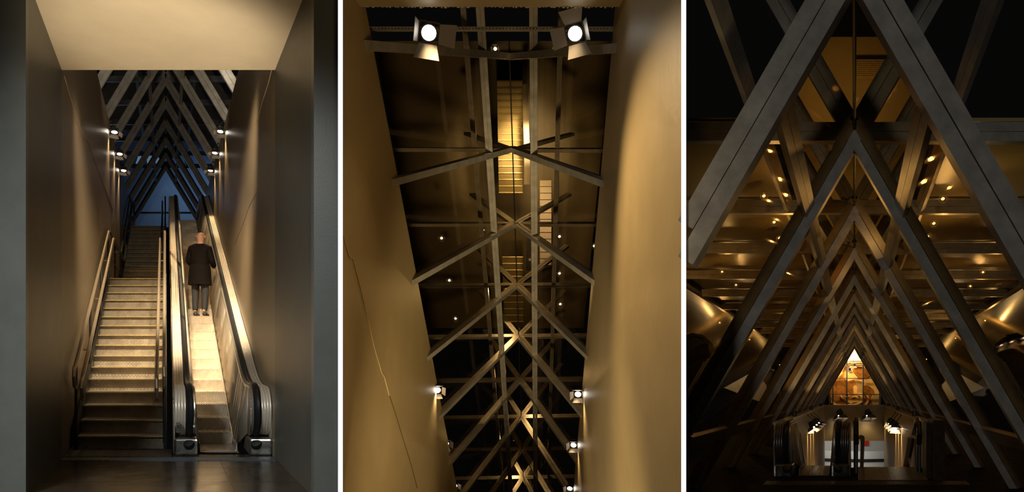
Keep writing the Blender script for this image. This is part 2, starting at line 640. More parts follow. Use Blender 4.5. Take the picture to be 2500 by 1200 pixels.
rail(-1.335, 1.10, 'tall tubular guard rail against the tan wall, left of the stairs', 1, True)
rail(-1.225, .93, 'lower tubular handrail just inside the guard rail, left of the stairs', 1, False)
rail(-.025, 1.10, 'tall tubular guard rail between the stairs and the escalator', -1, True)
rail(-.135, .93, 'lower tubular handrail at the right edge of the stairs', -1, False)


# ---- escalator
def sweep(mb, prof, path, H):
    n = len(path)
    rings = []
    for i, (y, z) in enumerate(path):
        a, b = path[max(i - 1, 0)], path[min(i + 1, n - 1)]
        ty, tz = b[0] - a[0], b[1] - a[1]
        l = math.hypot(ty, tz) or 1
        ny, nz = -tz / l, ty / l
        rings.append([H(x, y + k * ny, z + k * nz) for x, k in prof])
    mb.ring_strip(rings)
    return mb


def escalator(H, label, yn, ys, ye, zs, slope, sides, x0, x1, m_deck='deck_steel', m_panel='panel_steel', n_steps=None, rail_h=.93, yaw_far=1.2):
    """yn: newel centre, ys/ye: start and end of the incline, zs: floor level, sides: list of (rail x, outer x, sign to the steps)"""
    e = empty('escalator', H((x0 + x1) / 2, ys, zs))
    tag(e, label, 'escalator')
    R = .37
    zc = zs + .60
    zt = zc + R
    ztop = zs + slope * (ye - ys)
    path = []
    for i in range(17):
        th = math.radians(255 - i * 165 / 16)
        path.append((yn + R * math.cos(th), zc + R * math.sin(th)))
    ax = ys - (.0 if slope > 0 else -.0)
    path += [tuple(p.xy) for p in bez((ys - .45, zt, 0), (ys - .02, zt, 0), (ys + .5, zt + slope * .5, 0))]
    path += [(ys + .5 + (ye - ys - 1.0) * t / 10, zt + slope * (.5 + (ye - ys - 1.0) * t / 10)) for t in range(1, 11)]
    path += [tuple(p.xy) for p in bez((ye - .5, zt + slope * (ye - ys - .5), 0), (ye, zt + slope * (ye - ys), 0), (ye + .5, zt + slope * (ye - ys), 0))[1:]]
    yE = ye + yaw_far
    zE = zt + slope * (ye - ys)
    path += [(yE, zE)] + [(yE + R * math.sin(math.radians(a)), zE - R + R * math.cos(math.radians(a))) for a in range(15, 180, 15)]

    def step_z(y):
        return zs + slope * max(0, min(y - ys, ye - ys))
    for rx, oxx, sg in sides:
        # rubber handrail
        hw = .045
        hr = [(rx - hw, .0), (rx - hw, .022), (rx - hw * .6, .034), (rx + hw * .6, .034), (rx + hw, .022), (rx + hw, .0)]
        build('handrail', sweep(MB(), hr, path, H), 'rubber', e, True)
        # outer deck with three long ridges
        a, b = sorted((rx - sg * .05, oxx))
        pr = [(a, -.07)]
        N = 24
        for i in range(N + 1):
            t = i / N
            pr.append((a + (b - a) * t, -.022 + .008 * abs(math.sin(t * math.pi * 4)) + (-.03 if i in (0, N) else 0)))
        pr.append((b, -.07))
        dk = build('deck', sweep(MB(), pr, path, H), m_deck, e, True)
        # inner trim band beside the rail
        c0, c1 = rx + sg * .045, rx + sg * .075
        build('trim', sweep(MB(), [(c0, -.05), (c0, -.004), (c1, -.012), (c1, -.05)], path, H), 'steel', e, True)
        # inner and outer cladding
        for nm, xt, xb, mm, lo in (('inner_panel', rx + sg * .07, (x0 if sg > 0 else x1), m_panel, .02), ('outer_panel', oxx, oxx, m_panel, -.5)):
            mb = MB()
            rings = []
            for i, (y, z) in enumerate(path):
                if y > yE + .05:
                    break
                pa, pb = path[max(i - 1, 0)], path[min(i + 1, len(path) - 1)]
                ty, tz = pb[0] - pa[0], pb[1] - pa[1]
                l = math.hypot(ty, tz) or 1
                py, pz = y + tz / l * .04, z - ty / l * .04
                if i < 17:
                    qy = max(py, yn - .12)
                    qz = zs + .27 if nm == 'inner_panel' else zs + .02
                    qy = yn + (py - yn) * .85
                else:
                    qy, qz = y, step_z(y) + lo
                    if nm == 'outer_panel':
                        qz = max(min(step_z(y) + lo, 99), zs + .02) if slope > 0 else step_z(y) + lo
                xq = xb
                if i < 17 and nm == 'inner_panel':
                    xq = rx + sg * .09
                rings.append([H(xt, py, pz), H(xq, qy, qz)])
            i0 = 0
            for rg in range(len(rings) - 1):
                mb.quad(rings[rg][0], rings[rg + 1][0], rings[rg + 1][1], rings[rg][1])
            ob = build(nm, mb, mm, e, True)
            sl = ob.modifiers.new('thick', 'SOLIDIFY')
            sl.thickness = .012
        # skirt line
        xb = x0 if sg > 0 else x1
        sk = []
        for t in range(0, 25):
            y = yn + .2 + (ye + .3 - yn - .2) * t / 24
            sk.append((y, step_z(y)))
        build('skirt', sweep(MB(), [(xb - .008, -.16), (xb - .008, .10), (xb + .008, .10), (xb + .008, -.16)], sk, H), 'steel', e, True)
        # newel foot with the rail inlet
        a, b = sorted((oxx, rx + sg * .11))
        bx = build('newel_base', MB().box(a, b, yn - .36, yn + .5, zs, zs + .24, H), 'steel_worn', e, bevel=.03)
        inl = MB().lathe(H(rx, yn - .34, zs + .17), (0, -1, .9), [(-.03, .085), (.02, .082), (.04, .07), (.045, .04)], 14)
        build('rail_inlet', inl, 'rubber', bx, True)
    # steps
    run = .40
    n = int((ye - ys) / run)
    rise = slope * run
    mb = MB()
    for i in range(13):                      # grooved tread
        xa = x0 + .012 + (x1 - x0 - .024) * i / 13
        xb = xa + (x1 - x0 - .024) / 13 * .62
        mb.box(xa, xb, ys, ys + run, zs + (rise if rise > 0 else 0) - .02, zs + (rise if rise > 0 else 0), H)
    mb.box(x0 + .008, x1 - .008, ys + .01, ys + run, zs + (rise if rise > 0 else 0) - .035, zs + (rise if rise > 0 else 0) - .012, H)
    if rise > 0:
        mb.box(x0 + .008, x1 - .008, ys, ys + .02, zs - .02, zs + rise - .012, H)
    s0 = build('step', mb, 'step_metal', e)
    d1 = (H(0, 1, 0) - H(0, 0, 0)) * run + V((0, 0, rise))
    for k in range(1, n):
        copy_at(s0, d1 * k)
    # comb plate
    cp = build('comb_plate', MB().box(x0, x1, yn - .1, ys + .02, zs, zs + .012, H), 'steel_worn', e)
    for i in range(16):
        xa = x0 + .01 + (x1 - x0 - .02) * i / 16
        build('comb_rib', MB().box(xa, xa + .016, yn + .05, ys + .06, zs + .012, zs + .02, H), 'steel_worn', cp)
    return e


ESL = .465
esc = escalator(H1, 'narrow steel escalator with black handrails rising beside the stairs', 9.52, 10.3, 23.2, YF, ESL,
                [(.335, .115, 1), (1.275, XR - .005, -1)], .50, 1.05)

# scratched mark on the right deck and the small socket plate on the left newel
sq = []
for i in range(26):
    t = i / 25
    y = 11.28 + .26 * t
    z = YF + .97 + ESL * (y - 10.3) - .008
    sq.append(H1(1.385 + .035 * math.sin(i * 2.1), y + .02 * math.cos(i * 1.3), z))
build('scratch_mark', MB().tube(sq, .0035, 4), 'white_paint', esc)
pl = build('socket_plate', MB().box(.145, .20, 9.135, 9.16, -1.17, -1.03, H1), 'steel_worn', esc)
for z in (-1.135, -1.07):
    build('screw', MB().lathe(H1(.172, 9.135, z), (0, -1, 0), [(0, .010), (.006, .009), (.008, .003)], 8), 'black', pl)

# ---- upper floor, end wall and roof frames above the stairwell
o = build('floor_upper', MB().box(-2.7, 2.7, 24.75, 36, UPF - .25, UPF, H1), 'void_dark')
struct(o, 'dark upper floor behind the top step')
wall('wall_back', 'blue lit wall behind the top of the stairs', [H1(-5, 36, 3.5), H1(5, 36, 3.5), H1(5, 36, 12), H1(-5, 36, 12)], (0, .2, 0), 'back_blue')
for z in (6.35, 7.45):
    build('groove', MB().box(-3, 3, 35.93, 35.97, z, z + .035, H1), 'void_dark', bpy.data.objects['wall_back'])
lamp_light('AREA', 'upper_hall_daylight', H1(1.0, 33.2, 9.6), 42, (.45, .68, 1.0), aim=H1(0, 36, 6), size=160, shape=(2, .6))
lamp_light('AREA', 'upper_window_daylight', H1(-2.6, 30.5, 7.2), 6, (.45, .68, 1.0), aim=H1(0, 27, 6.3), size=150, shape=(1.5, 1.0))

ED1 = (H1(0, 1, 0) - H1(0, 0, 0)).normalized()
EX, EZ = V((1, 0, 0)), V((0, 0, 1))
AP1 = 8.9
dY1 = 2.06
P1 = .95
for k in range(9):
    y = 15.5 + dY1 * k
    O = H1(-.005, y, AP1)
    e = empty('roof_frame', O)
    tag(e, '%s A-shaped aluminium roof frame above the stairs, counted from the front' % ORD[k], 'roof frame', 'roof frames over the escalator hall')
    for a in (149, -149):
        arm(e, 'rafter', O, EX, EZ, ED1, a, .0, 5.2, .24, .10, 'alum')
    for a in (90, -90):  # level and upward arms are reflected rafters, built as bars
        arm(e, 'tie_bar', O, EX, EZ, ED1, a, .0, 2.4, .2, .07, 'alum', halves=(-1, 1))
    for a in (30, -30):
        arm(e, 'brace', O, EX, EZ, ED1, a, .0, 1.3, .2, .07, 'alum')
    if k < 8:
        for a in (149, -149, 90, -90):  # the level pair mirrors the purlins on the rafters
            t = math.radians(a)
            p = O + EX * math.sin(t) * P1 + EZ * math.cos(t) * P1
            build('purlin', MB().bar(p, p + ED1 / ED1.y * dY1, EX * .05, EZ * .05), 'alum', e)
        for sg in (-1, 1):
            t = math.radians(149)
            off = EX * sg * .13
            q0 = O + off
            q1 = O + EX * sg * math.sin(t) * 5.2 + EZ * math.cos(t) * 5.2 + off
            dd = ED1 / ED1.y * dY1
            build('pane', MB().slab([q0, q1, q1 + dd, q0 + dd], EX * sg * .012), 'pane_blue', e)

# ---- little blue windows high behind the frames
for i, (a, b, c, d) in enumerate(((331, 381, 349, 399), (355, 380, 372, 398), (377, 384, 389, 399), (497, 455, 506, 492), (484, 485, 492, 520))):
    y = 34.5
    sk = 9 if i < 3 else -9
    w = build('roof_window', MB().slab([PX(a, d, y), PX(a + (c - a) * .7, d, y), PX(c, b, y), PX(a + (c - a) * .35, b, y)], (0, .05, 0)), 'sky_window')
    tag(w, 'small blue window pane behind the roof frames, ' + ('%s from the left' % ORD[i]), 'window', 'blue window panes behind the roof frames')

# ---- lamps on the wall heads
for i, y in enumerate((16.45, 18.3, 20.0)):
    stage_lamp(H1(-1.29, y, 5.42), H1(-1.15, y - .55, 3.3), .105, 'small barn door spotlight on the left wall head above the stairs, %s from the front' % ORD[i],
               'spotlights on the wall heads of the escalator hall', 260, cone=70, blend=.7, hang=H1(-1.40, y + .1, 5.72))
for i, y in enumerate((16.4, 18.2, 20.0)):
    stage_lamp(H1(1.36, y, 5.42), H1(1.2, y - .55, 3.3), .105, 'small barn door spotlight on the right wall head above the escalator, %s from the front' % ORD[i],
               'spotlights on the wall heads of the escalator hall', 260, cone=70, blend=.7, hang=H1(1.46, y + .1, 5.72))
for sg, w_ in ((-1, 'left'), (1, 'right')):
    L = H1(sg * .72 + .03, 9.5, 5.15)
    stage_lamp(L, H1(sg * .20 + .28, 13.4, .25), .15, 'floodlight behind the cream soffit aimed at the stairs, %s one' % w_, 'floodlights behind the soffit', 3300, cone=60, blend=.85, radius=.20,
               hang=H1(sg * .72 + .03, 9.2, 5.6), color=(1, .79, .52), doors=((0, 70), (1, 70), (2, 70), (3, 70)))


stage_lamp(H1(.1, 9.5, 5.3), H1(.66, 12.6, -.2), .15, 'added floodlight behind the cream soffit to brighten the escalator, middle one', 'floodlights behind the soffit', 3700, cone=38, blend=.9, radius=.1,
           hang=H1(.1, 9.2, 5.7), color=(1, .78, .50), doors=((0, 70), (1, 70), (2, 70), (3, 70)))  # third flood, added only to brighten the escalator

# ---- the man on the escalator, seen from behind
def skin_mesh(name, verts, edges, rads, m, parent, base, sub=2):
    me = bpy.data.meshes.new(name)
    me.from_pydata([V(v) for v in verts], edges, [])
    me.materials.append(MATS[m])
    o = bpy.data.objects.new(name, me)
    COL.objects.link(o)
    o.parent = parent
    o.location = base - wloc(parent)
    md = o.modifiers.new('skin', 'SKIN')
    md.use_smooth_shade = True
    for i, r in enumerate(rads):
        r = r if isinstance(r, tuple) else (r, r)
        me.skin_vertices[0].data[i].radius = r
    me.skin_vertices[0].data[0].use_root = True
    sb = o.modifiers.new('sub', 'SUBSURF')
    sb.levels = sb.render_levels = sub
    return o


k_st = 11
py = 10.3 + .40 * k_st + .22
pz = YF + ESL * .40 * (k_st + 1)
base = H1(.775, py, pz)
man = empty('person', base)
man.scale = (1.065, 1.065, 1.065)
tag(man, 'bald man in long dark coat and jeans riding up the escalator, seen from behind', 'person')
# x across, y forward (away from the viewer), z up
bv = [(0, .0, .95), (0, 0, 1.12), (0, .01, 1.36), (0, .02, 1.50), (0, .03, 1.56), (0, .04, 1.64), (0, .045, 1.73), (0, .035, 1.80),
      (.09, .0, .90), (.10, .03, .50), (.095, -.02, .09), (-.09, .0, .90), (-.10, .02, .50), (-.10, -.01, .09),
      (.19, .01, 1.44), (.24, .02, 1.17), (.20, .22, 1.06), (-.19, .01, 1.44), (-.24, .02, 1.17), (-.20, .22, 1.06),
      (.18, .30, 1.06), (-.18, .30, 1.06)]
be = [(0, 1), (1, 2), (2, 3), (3, 4), (4, 5), (5, 6), (6, 7), (0, 8), (8, 9), (9, 10), (0, 11), (11, 12), (12, 13),
      (3, 14), (14, 15), (15, 16), (3, 17), (17, 18), (18, 19), (16, 20), (19, 21)]
br = [(.15, .10), (.14, .10), (.16, .11), (.10, .08), .055, (.085, .10), (.088, .105), (.055, .065), .075, .052, .034, .075, .052, .034,
      .06, .045, .034, .06, .045, .034, .036, .036]
skin_mesh('body', bv, be, br, 'skin', man, base)
cv = [(0, 0, .98), (0, 0, 1.15), (0, .005, 1.36), (0, .01, 1.47), (0, .025, 1.575),
      (.185, .01, 1.43), (.255, .01, 1.18), (.215, .20, 1.07), (-.185, .01, 1.43), (-.255, .01, 1.18), (-.215, .20, 1.07)]
ce = [(0, 1), (1, 2), (2, 3), (3, 4), (3, 5), (5, 6), (6, 7), (3, 8), (8, 9), (9, 10)]
cr = [(.205, .15), (.205, .155), (.205, .15), (.15, .12), (.078, .085), .084, .07, .058, .084, .068, .056]
skin_mesh('coat', cv, ce, cr, 'coat', man, base)
hem = MB()
rings = []
for z, rx, ry in ((1.14, .16, .12), (1.08, .21, .17), (.95, .222, .19), (.85, .228, .20), (.67, .24, .21), (.665, .23, .20)):
    rings.append([base + V((rx * math.cos(2 * math.pi * t / 20), ry * math.sin(2 * math.pi * t / 20), z)) for t in range(20)])
hem.ring_strip(rings)
build('coat_skirt', hem, 'coat', man, True)
tv = [(0, 0, .90), (.095, .0, .80), (.10, .03, .48), (.095, .0, .10), (-.095, .0, .80), (-.105, .02, .48), (-.10, .0, .10)]
te = [(0, 1), (1, 2), (2, 3), (0, 4), (4, 5), (5, 6)]
skin_mesh('trousers', tv, te, [(.11, .09), .095, .076, .060, .095, .076, .060], 'jeans', man, base)
for sg in (-1, 1):
    sv = [(sg * .098, -.04, .05), (sg * .10, .06, .045), (sg * .105, .17, .03)]
    skin_mesh('shoe', sv, [(0, 1), (1, 2)], [(.045, .045), (.046, .038), (.036, .026)], 'shoe', man, base)
for sg in (-1, 1):
    build('ear', MB().lathe(base + V((sg * .088, .04, 1.70)), (sg, -.3, 0), [(-.01, .02), (.004, .033), (.014, .028), (.018, .012)], 10), 'skin', man, True)

# ================================================================== HALL 2: looking up under the dark glass roof
SC = 1.4
R0 = V((-.0296, 8.0, 3.564)) * SC
DD = V((.0374, .9751, -.8333)) * SC
LL = V((-1.1125, -2.7247, -1.1311)) * SC
LR = V((.8531, -2.6404, -1.1101)) * SC
R0.z += EYE
EX2 = (LR - LL) / 2 / (.5 * 2.75)
EY2 = -(LL + LR) / 2 / (.866 * 2.75)
ED2 = DD.normalized()


def at2(k, a, b):
    return R0 + DD * k + EX2 * a + EY2 * b


LEN2 = 2.75
for k in range(0, 10):
    O = R0 + DD * k
    e = empty('roof_frame', O)
    tag(e, '%s A-shaped aluminium frame from the top under the dark glass roof' % ORD[k], 'roof frame', 'roof frames under the dark glass roof')
    w = .145
    for a in (150, -150):
        arm(e, 'rafter', O, EX2, EY2, ED2, a, .0, LEN2 * 1.16, w, .11, 'alum')
    if k > 0:
        for a in (90, -90):  # these and the upward arms are the rafters' reflections, built solid
            arm(e, 'tie_bar', O + ED2 * .02, EX2, EY2, ED2, a, .0, 2.6, w * .85, .08, 'alum')
        for a in (30, -30):
            arm(e, 'brace', O + ED2 * .03, EX2, EY2, ED2, a, .0, 2.6, w, .08, 'alum')
    if k < 9:
        for a in (150, -150, 90, -90):  # level purlins are reflections of the sloping pair
            P2 = .86 if a > 0 else .72
            t = math.radians(a)
            p = O + EX2 * math.sin(t) * P2 + EY2 * math.cos(t) * P2
            for sg in (-1, 1):
                ww = .03 if abs(a) > 100 else .022
                q = p + EX2 * sg * ww * 1.05
                build('purlin', MB().bar(q, q + DD, EX2 * ww, EY2 * .03), 'alum', e)
        build('ridge_rod', MB().tube([O, O + DD], .012, 6), 'black', e)
        for sg in (-1, 1):
            t = math.radians(150)
            q0 = O + EY2 * .07
            q1 = O + EX2 * sg * math.sin(t) * LEN2 * 1.05 + EY2 * math.cos(t) * LEN2 * 1.05 + EY2 * .07
            build('pane', MB().slab([q0, q1, q1 + DD, q0 + DD], EY2 * .01), 'pane_dark', e)

# purlins running on towards the viewer over the first frame
pe = empty('roof_purlins', R0)
tag(pe, 'aluminium purlins running past the two floodlights at the top', 'purlins')
for a in (150, -150, 90, -90):  # level pair continues the reflected purlins
    t = math.radians(a)
    P2 = .86 if a > 0 else .72
    p = R0 + EX2 * math.sin(t) * P2 + EY2 * math.cos(t) * P2
    for sg in (-1, 1):
        ww = .03 if abs(a) > 100 else .022
        q = p + EX2 * sg * ww * 1.05
        build('purlin', MB().bar(q, q - DD * .62, EX2 * ww, EY2 * .03), 'alum', pe)
build('ridge_rod', MB().tube([R0, R0 - DD * .62], .012, 6), 'black', pe)

# the side walls of the shaft: from the wall head down to the dividers
E_L0, E_R0 = R0 + LL, R0 + LR


def wall2(name, label, E0, px, ydiv, n=10):
    mb = MB()
    q = (px - 1250) / F
    top = []
    bot = []
    ww = (LL + LR) / 2
    ks = [-.65 + i * (10.4 / 20) for i in range(21)]
    for t in ks:
        P = E0 + DD * t
        if name == 'wall_shaft_left':
            wv = ww
            m = (q * P.y - P.x) / (wv.x - q * wv.y)
            B = P + wv * m
        else:
            wv = V((0, -1, ww.z / abs(ww.y)))
            yb_ = ydiv
            B = V((q * yb_, yb_, P.z + (P.y - yb_) * wv.z))
        top.append(P - ww * .035)
        bot.append(B)
    th = V((-.10 if 'left' in name else .10, .06, 0)) * 1.0
    rings = []
    for a, b in zip(top, bot):
        rings.append([a, b, b + V((0, .08, 0)), a + th])
    mb.ring_strip(rings)
    o = build(name, mb, 'wall_olive')
    struct(o)
    o['label'] = label
    o['category'] = 'wall'
    return o


w2l = wall2('wall_shaft_left', 'olive brown shaft wall left of the dark glass roof', E_L0, 836, 6.2)
w2r = wall2('wall_shaft_right', 'bright tan shaft wall right of the dark glass roof', E_R0, 1664, 4.4)
# long cracks in the paint of the left shaft wall
def on_left(px, py):
    n = DD.cross(LL + LR)
    d = PX(px, py, 1.0) - V((0, 0, EYE))
    t = (E_L0 - V((0, 0, EYE))).dot(n) / d.dot(n)
    return V((0, 0, EYE)) + d * t + V((.004, -.004, 0))


build('crack', MB().tube([on_left(a, b) for a, b in ((838, 575), (845, 605), (853, 630), (861, 632), (880, 705), (900, 790), (914, 850), (931, 908), (938, 920), (950, 965))], .004, 5), 'crack_pale', w2l)
build('crack', MB().tube([on_left(a, b) for a, b in ((950, 965), (965, 1010), (985, 1075), (1005, 1140), (1018, 1190))], .006, 5), 'crack_dark', w2l)
for k, sg in ((3.5, -1), (5.5, 1), (7.5, -1)):  # lamps added so the mirrored bars catch gold light
    L = at2(k, sg * .35, .95)
    stage_lamp(L, L - EY2, .05, 'tiny amber lamp added above the mirrored bars beyond the glass, %s one down' % ORD[int(k / 2) - 1], 'added amber lamps beyond the crossings', 90, cone=165, blend=.3, lens='glint', simple=True,
               doors=((0, 60), (1, 60)), color=AMBER)
# soffit over the top end of the shaft with a chipped edge
a, b = PX(880, 17, 7.0), PX(1515, 17, 7.0)
u1, u2 = PX(820, -60, 6.0), PX(1600, -60, 6.0)
sf = build('ceiling_shaft', MB().slab([a, b, u2, u1], (0, .2, .5)), 'wall_olive')
struct(sf)
sf['label'] = 'dark tan soffit edge above the two floodlights'
sf['category'] = 'ceiling'
for i in range(60):
    x = 890 + 617 * i / 60 + random.uniform(-3, 3)
    p = PX(x, 17 + random.uniform(-1.5, 1.5), 6.985)
    w = random.uniform(.006, .03)
    build('plaster_chip', MB().box(p.x, p.x + w, p.y - .006, p.y + .004, p.z - .006, p.z + random.uniform(.001, .009)), 'soffit', sf)

# slotted strut with two floodlights
ra, rb = PX(900, 71, 7.55), PX(1508, 71, 7.55)
ra.z = rb.z = (ra.z + rb.z) / 2
ch = empty('strut_channel', (ra + rb) / 2)
tag(ch, 'perforated steel strut carrying the two floodlights', 'strut')
for dz in (-.014, .014):
    build('flange', MB().bar(ra + V((0, 0, dz)), rb + V((0, 0, dz)), (0, .02, 0), (0, 0, .0055)), 'alum', ch)
nslot = 74
for i in range(nslot):
    p = ra.lerp(rb, (i + .5) / nslot)
    build('web', MB().bar(p - V((.011, 0, 0)), p + V((.011, 0, 0)), (0, .004, 0), (0, 0, .009)), 'alum', ch)
build('slot_back', MB().bar(ra + V((0, .018, 0)), rb + V((0, .018, 0)), (0, .002, 0), (0, 0, .012)), 'black', ch)

fl1 = PX(1047, 80, 7.15)
fl2 = PX(1404, 82, 7.15)
stage_lamp(fl1, fl1 + V((.3, -2.8, -1.0)), .125, 'glaring floodlight on the strut, left one, right barn door shading it', 'floodlights on the strut', 1300, light_aim=(2.3, -2.3, -5.2), lens='lens_flood',
           cone=84, blend=.7, doors=((1, 62), (2, 12), (3, 88)), hang=PX(1040, 66, 7.5), roll=-6, radius=.11, door_len=1.45)
stage_lamp(fl2, fl2 + V((-.3, -2.8, -1.1)), .118, 'glaring floodlight on the strut, right one, four barn doors spread', 'floodlights on the strut', 130, light_aim=(-2.2, -1.3, -6.2), lens='lens_flood',
           cone=84, blend=.7, doors=((0, 62), (1, 62), (2, 86), (3, 14)), hang=PX(1412, 66, 7.5), roll=12, radius=.11, door_len=1.3)

# lamps clamped to the wall heads
for nm, pts in (('left', ((1068, 952, 1), (1089, 1083, 2), (1110, 1186, 3))), ('right', ((1411, 962, 1), (1400, 1086, 2), (1391, 1192, 3)))):
    for i, (x, yv, _) in enumerate(pts):
        k = (4.0, 5.2, 6.3)[i] - .35
        base_e = (E_L0 if nm == 'left' else E_R0) + DD * k
        d = base_e.y - .12
        L = PX(x, yv, d)
        sgn = 1 if nm == 'left' else -1
        stage_lamp(L, L + V((sgn * .45, -2.0, -1.1)), .092, 'small lit spotlight clamped to the %s shaft wall head, %s from the top' % (nm, ORD[i]),
                   'spotlights clamped to the shaft walls', (170, 130, 80)[i], cone=100, blend=.8, doors=((0, 40), (1, 55), (2, 45), (3, 45)),
                   hang=base_e + V((0, 0, -.02)), lens='lens', light_aim=(sgn * .75, -1.0, -2.0))

# beyond the glass: the stairs, escalator and lamps reflected in it, built solid
sw = empty('mirrored_flight', PX(1245, 480, 20))
tag(sw, 'reflection of yellow edged steps, built beyond the dark glass, upper one', 'staircase', 'reflected flights beyond the glass')
sw2 = empty('mirrored_flight', PX(1250, 783, 23))
tag(sw2, 'reflection of yellow edged steps, built beyond the dark glass, lower one', 'staircase', 'reflected flights beyond the glass')


def beyond_flight(e, n, py0, py1, y0, y1, pl, pr, q0, q1):
    for i in range(n):
        t = i / (n - 1)
        d = y0 + (y1 - y0) * t
        pyv = py0 + (py1 - py0) * t
        a = PX(pl + (q0 - pl) * t, pyv, d)
        b = PX(pr + (q1 - pr) * t, pyv, d)
        build('nosing', MB().bar(a, b, (0, .03, 0), (0, 0, .014)), 'yellow', e)
        if i < n - 1:
            t2 = (i + 1) / (n - 1)
            a2 = PX(pl + (q0 - pl) * t2, py0 + (py1 - py0) * t2, y0 + (y1 - y0) * t2)
            b2 = PX(pr + (q1 - pr) * t2, py0 + (py1 - py0) * t2, y0 + (y1 - y0) * t2)
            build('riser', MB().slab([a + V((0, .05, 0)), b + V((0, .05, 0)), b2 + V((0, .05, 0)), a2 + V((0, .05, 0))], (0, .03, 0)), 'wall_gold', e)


beyond_flight(sw, 18, 199, 470, 18.4, 20.2, 1213, 1276, 1218, 1276)
beyond_flight(sw2, 11, 627, 784, 21.5, 23.0, 1226, 1277, 1230, 1277)
for e_, a_, b_ in ((sw, PX(1245, 330, 19.3), PX(1245, 330, 22.6)), (sw2, PX(1252, 700, 22.2), PX(1252, 700, 24.75))):
    build('support', MB().bar(a_ + V((0, .1, 0)), b_, (.06, 0, 0), (0, 0, .06)), 'black', e_)
# dim reflected wall behind the mirrored steps
bw = build('wall_reflected', MB().slab([PX(915, 100, 21.5), PX(1495, 100, 21.5), PX(1425, 800, 25.5), PX(1040, 800, 25.5)], (0, .1, 0)), 'wall_brown')
struct(bw)
bw['label'] = 'reflection of the shaft walls, built as a brown wall beyond the glass'
bw['category'] = 'wall'
be_ = empty('escalator', PX(1320, 640, 22))
tag(be_, 'reflection of the lit escalator, built beyond the dark glass roof', 'escalator')
pp = [(1283, 205, 17.6), (1283, 260, 17.9), (1285, 320, 18.2), (1287, 380, 18.6), (1286, 450, 19.0)]
mb = MB()
mb.ring_strip([[PX(x - 7, yv, d), PX(x + 1, yv, d - .10), PX(x + 7, yv, d), PX(x, yv, d + .2)] for x, yv, d in pp])
build('deck', mb, 'soffit', be_, True)  # cream stands in for the hot highlight along the deck
mb = MB()
mb.ring_strip([[PX(x - 5, yv, d), PX(x + 1, yv, d - .08), PX(x + 6, yv, d), PX(x, yv, d + .2)] for x, yv, d in ((1296, 560, 19.8), (1290, 620, 20.2), (1289, 660, 20.4))])
build('deck', mb, 'steel', be_, True)
for i in range(13):
    y0_, y1_ = 440 + i * 16, 440 + i * 16 + 14
    d = 18.8 + i * .09
    build('step', MB().slab([PX(1318, y0_, d), PX(1346, y0_, d), PX(1346, y1_, d + .05), PX(1318, y1_, d + .05)], (0, .04, 0)), 'soffit', be_)
mb = MB()
mb.ring_strip([[PX(1357, yv, d), PX(1361, yv, d - .05), PX(1365, yv, d), PX(1361, yv, d + .1)] for yv, d in ((300, 18.2), (440, 18.9), (560, 19.6), (700, 20.4))])
build('handrail', mb, 'steel', be_, True)
lamp_light('SPOT', 'well_fill', PX(1290, 330, 15.0), 1000, (1, .72, .30), aim=PX(1275, 380, 20), size=48, blend=.9, radius=.2)  # added to light the reflected steps and wall
lamp_light('SPOT', 'well_fill', PX(1300, 330, 16.9), 1800, (1, .8, .5), aim=PX(1286, 345, 18.3), size=44, blend=.9, radius=.1)  # added for the bright strip of the reflected escalator
lamp_light('SPOT', 'well_fill', PX(1330, 520, 16.2), 500, (1, .7, .36), aim=PX(1325, 540, 19.2), size=50, blend=.9, radius=.2)  # added for the lower part of that reflection
gl = ((1078, 581, 'left of the upper crossing'), (1097, 684, 'on the left mirrored bar'), (1112, 777, 'low on the left'), (1451, 600, 'beside the right wall'), (1366, 577, 'right of the glowing escalator'), (1366, 667, 'below the glowing escalator'),
      (1179, 561, 'beside the left purlin'), (1368, 742, 'right, under the second mirrored bar'), (975, 115, 'left of the floodlight'), (1209, 119, 'right of the left floodlight'), (1357, 120, 'left of the right floodlight'))
for x, yv, w_ in gl:  # reflections of the lamps, given glowing lenses
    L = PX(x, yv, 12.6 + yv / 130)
    stage_lamp(L, L + V((random.uniform(-.6, .6), -2, -1.2)), .055, 'reflected spotlight glint, built as a tiny lamp, ' + w_, 'spotlight glints beyond the glass', 0, lens='lens_dim', simple=True,
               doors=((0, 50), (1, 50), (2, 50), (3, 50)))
# ================================================================== HALL 3: the long triangular tunnel
U = 2.97
YK = [4.45 + 2.98 * k for k in range(13)]
ED3 = (H3(0, 1, 0) - H3(0, 0, 0))
CL = (1672 - 1250) / F


def clip3(p0, p1):
    d0, d1 = p0.x - CL * p0.y - .02, p1.x - CL * p1.y - .02
    if d0 < 0 and d1 < 0:
        return None
    if d0 < 0:
        p0 = p0.lerp(p1, d0 / (d0 - d1))
    elif d1 < 0:
        p1 = p1.lerp(p0, d1 / (d1 - d0))
    return p0, p1


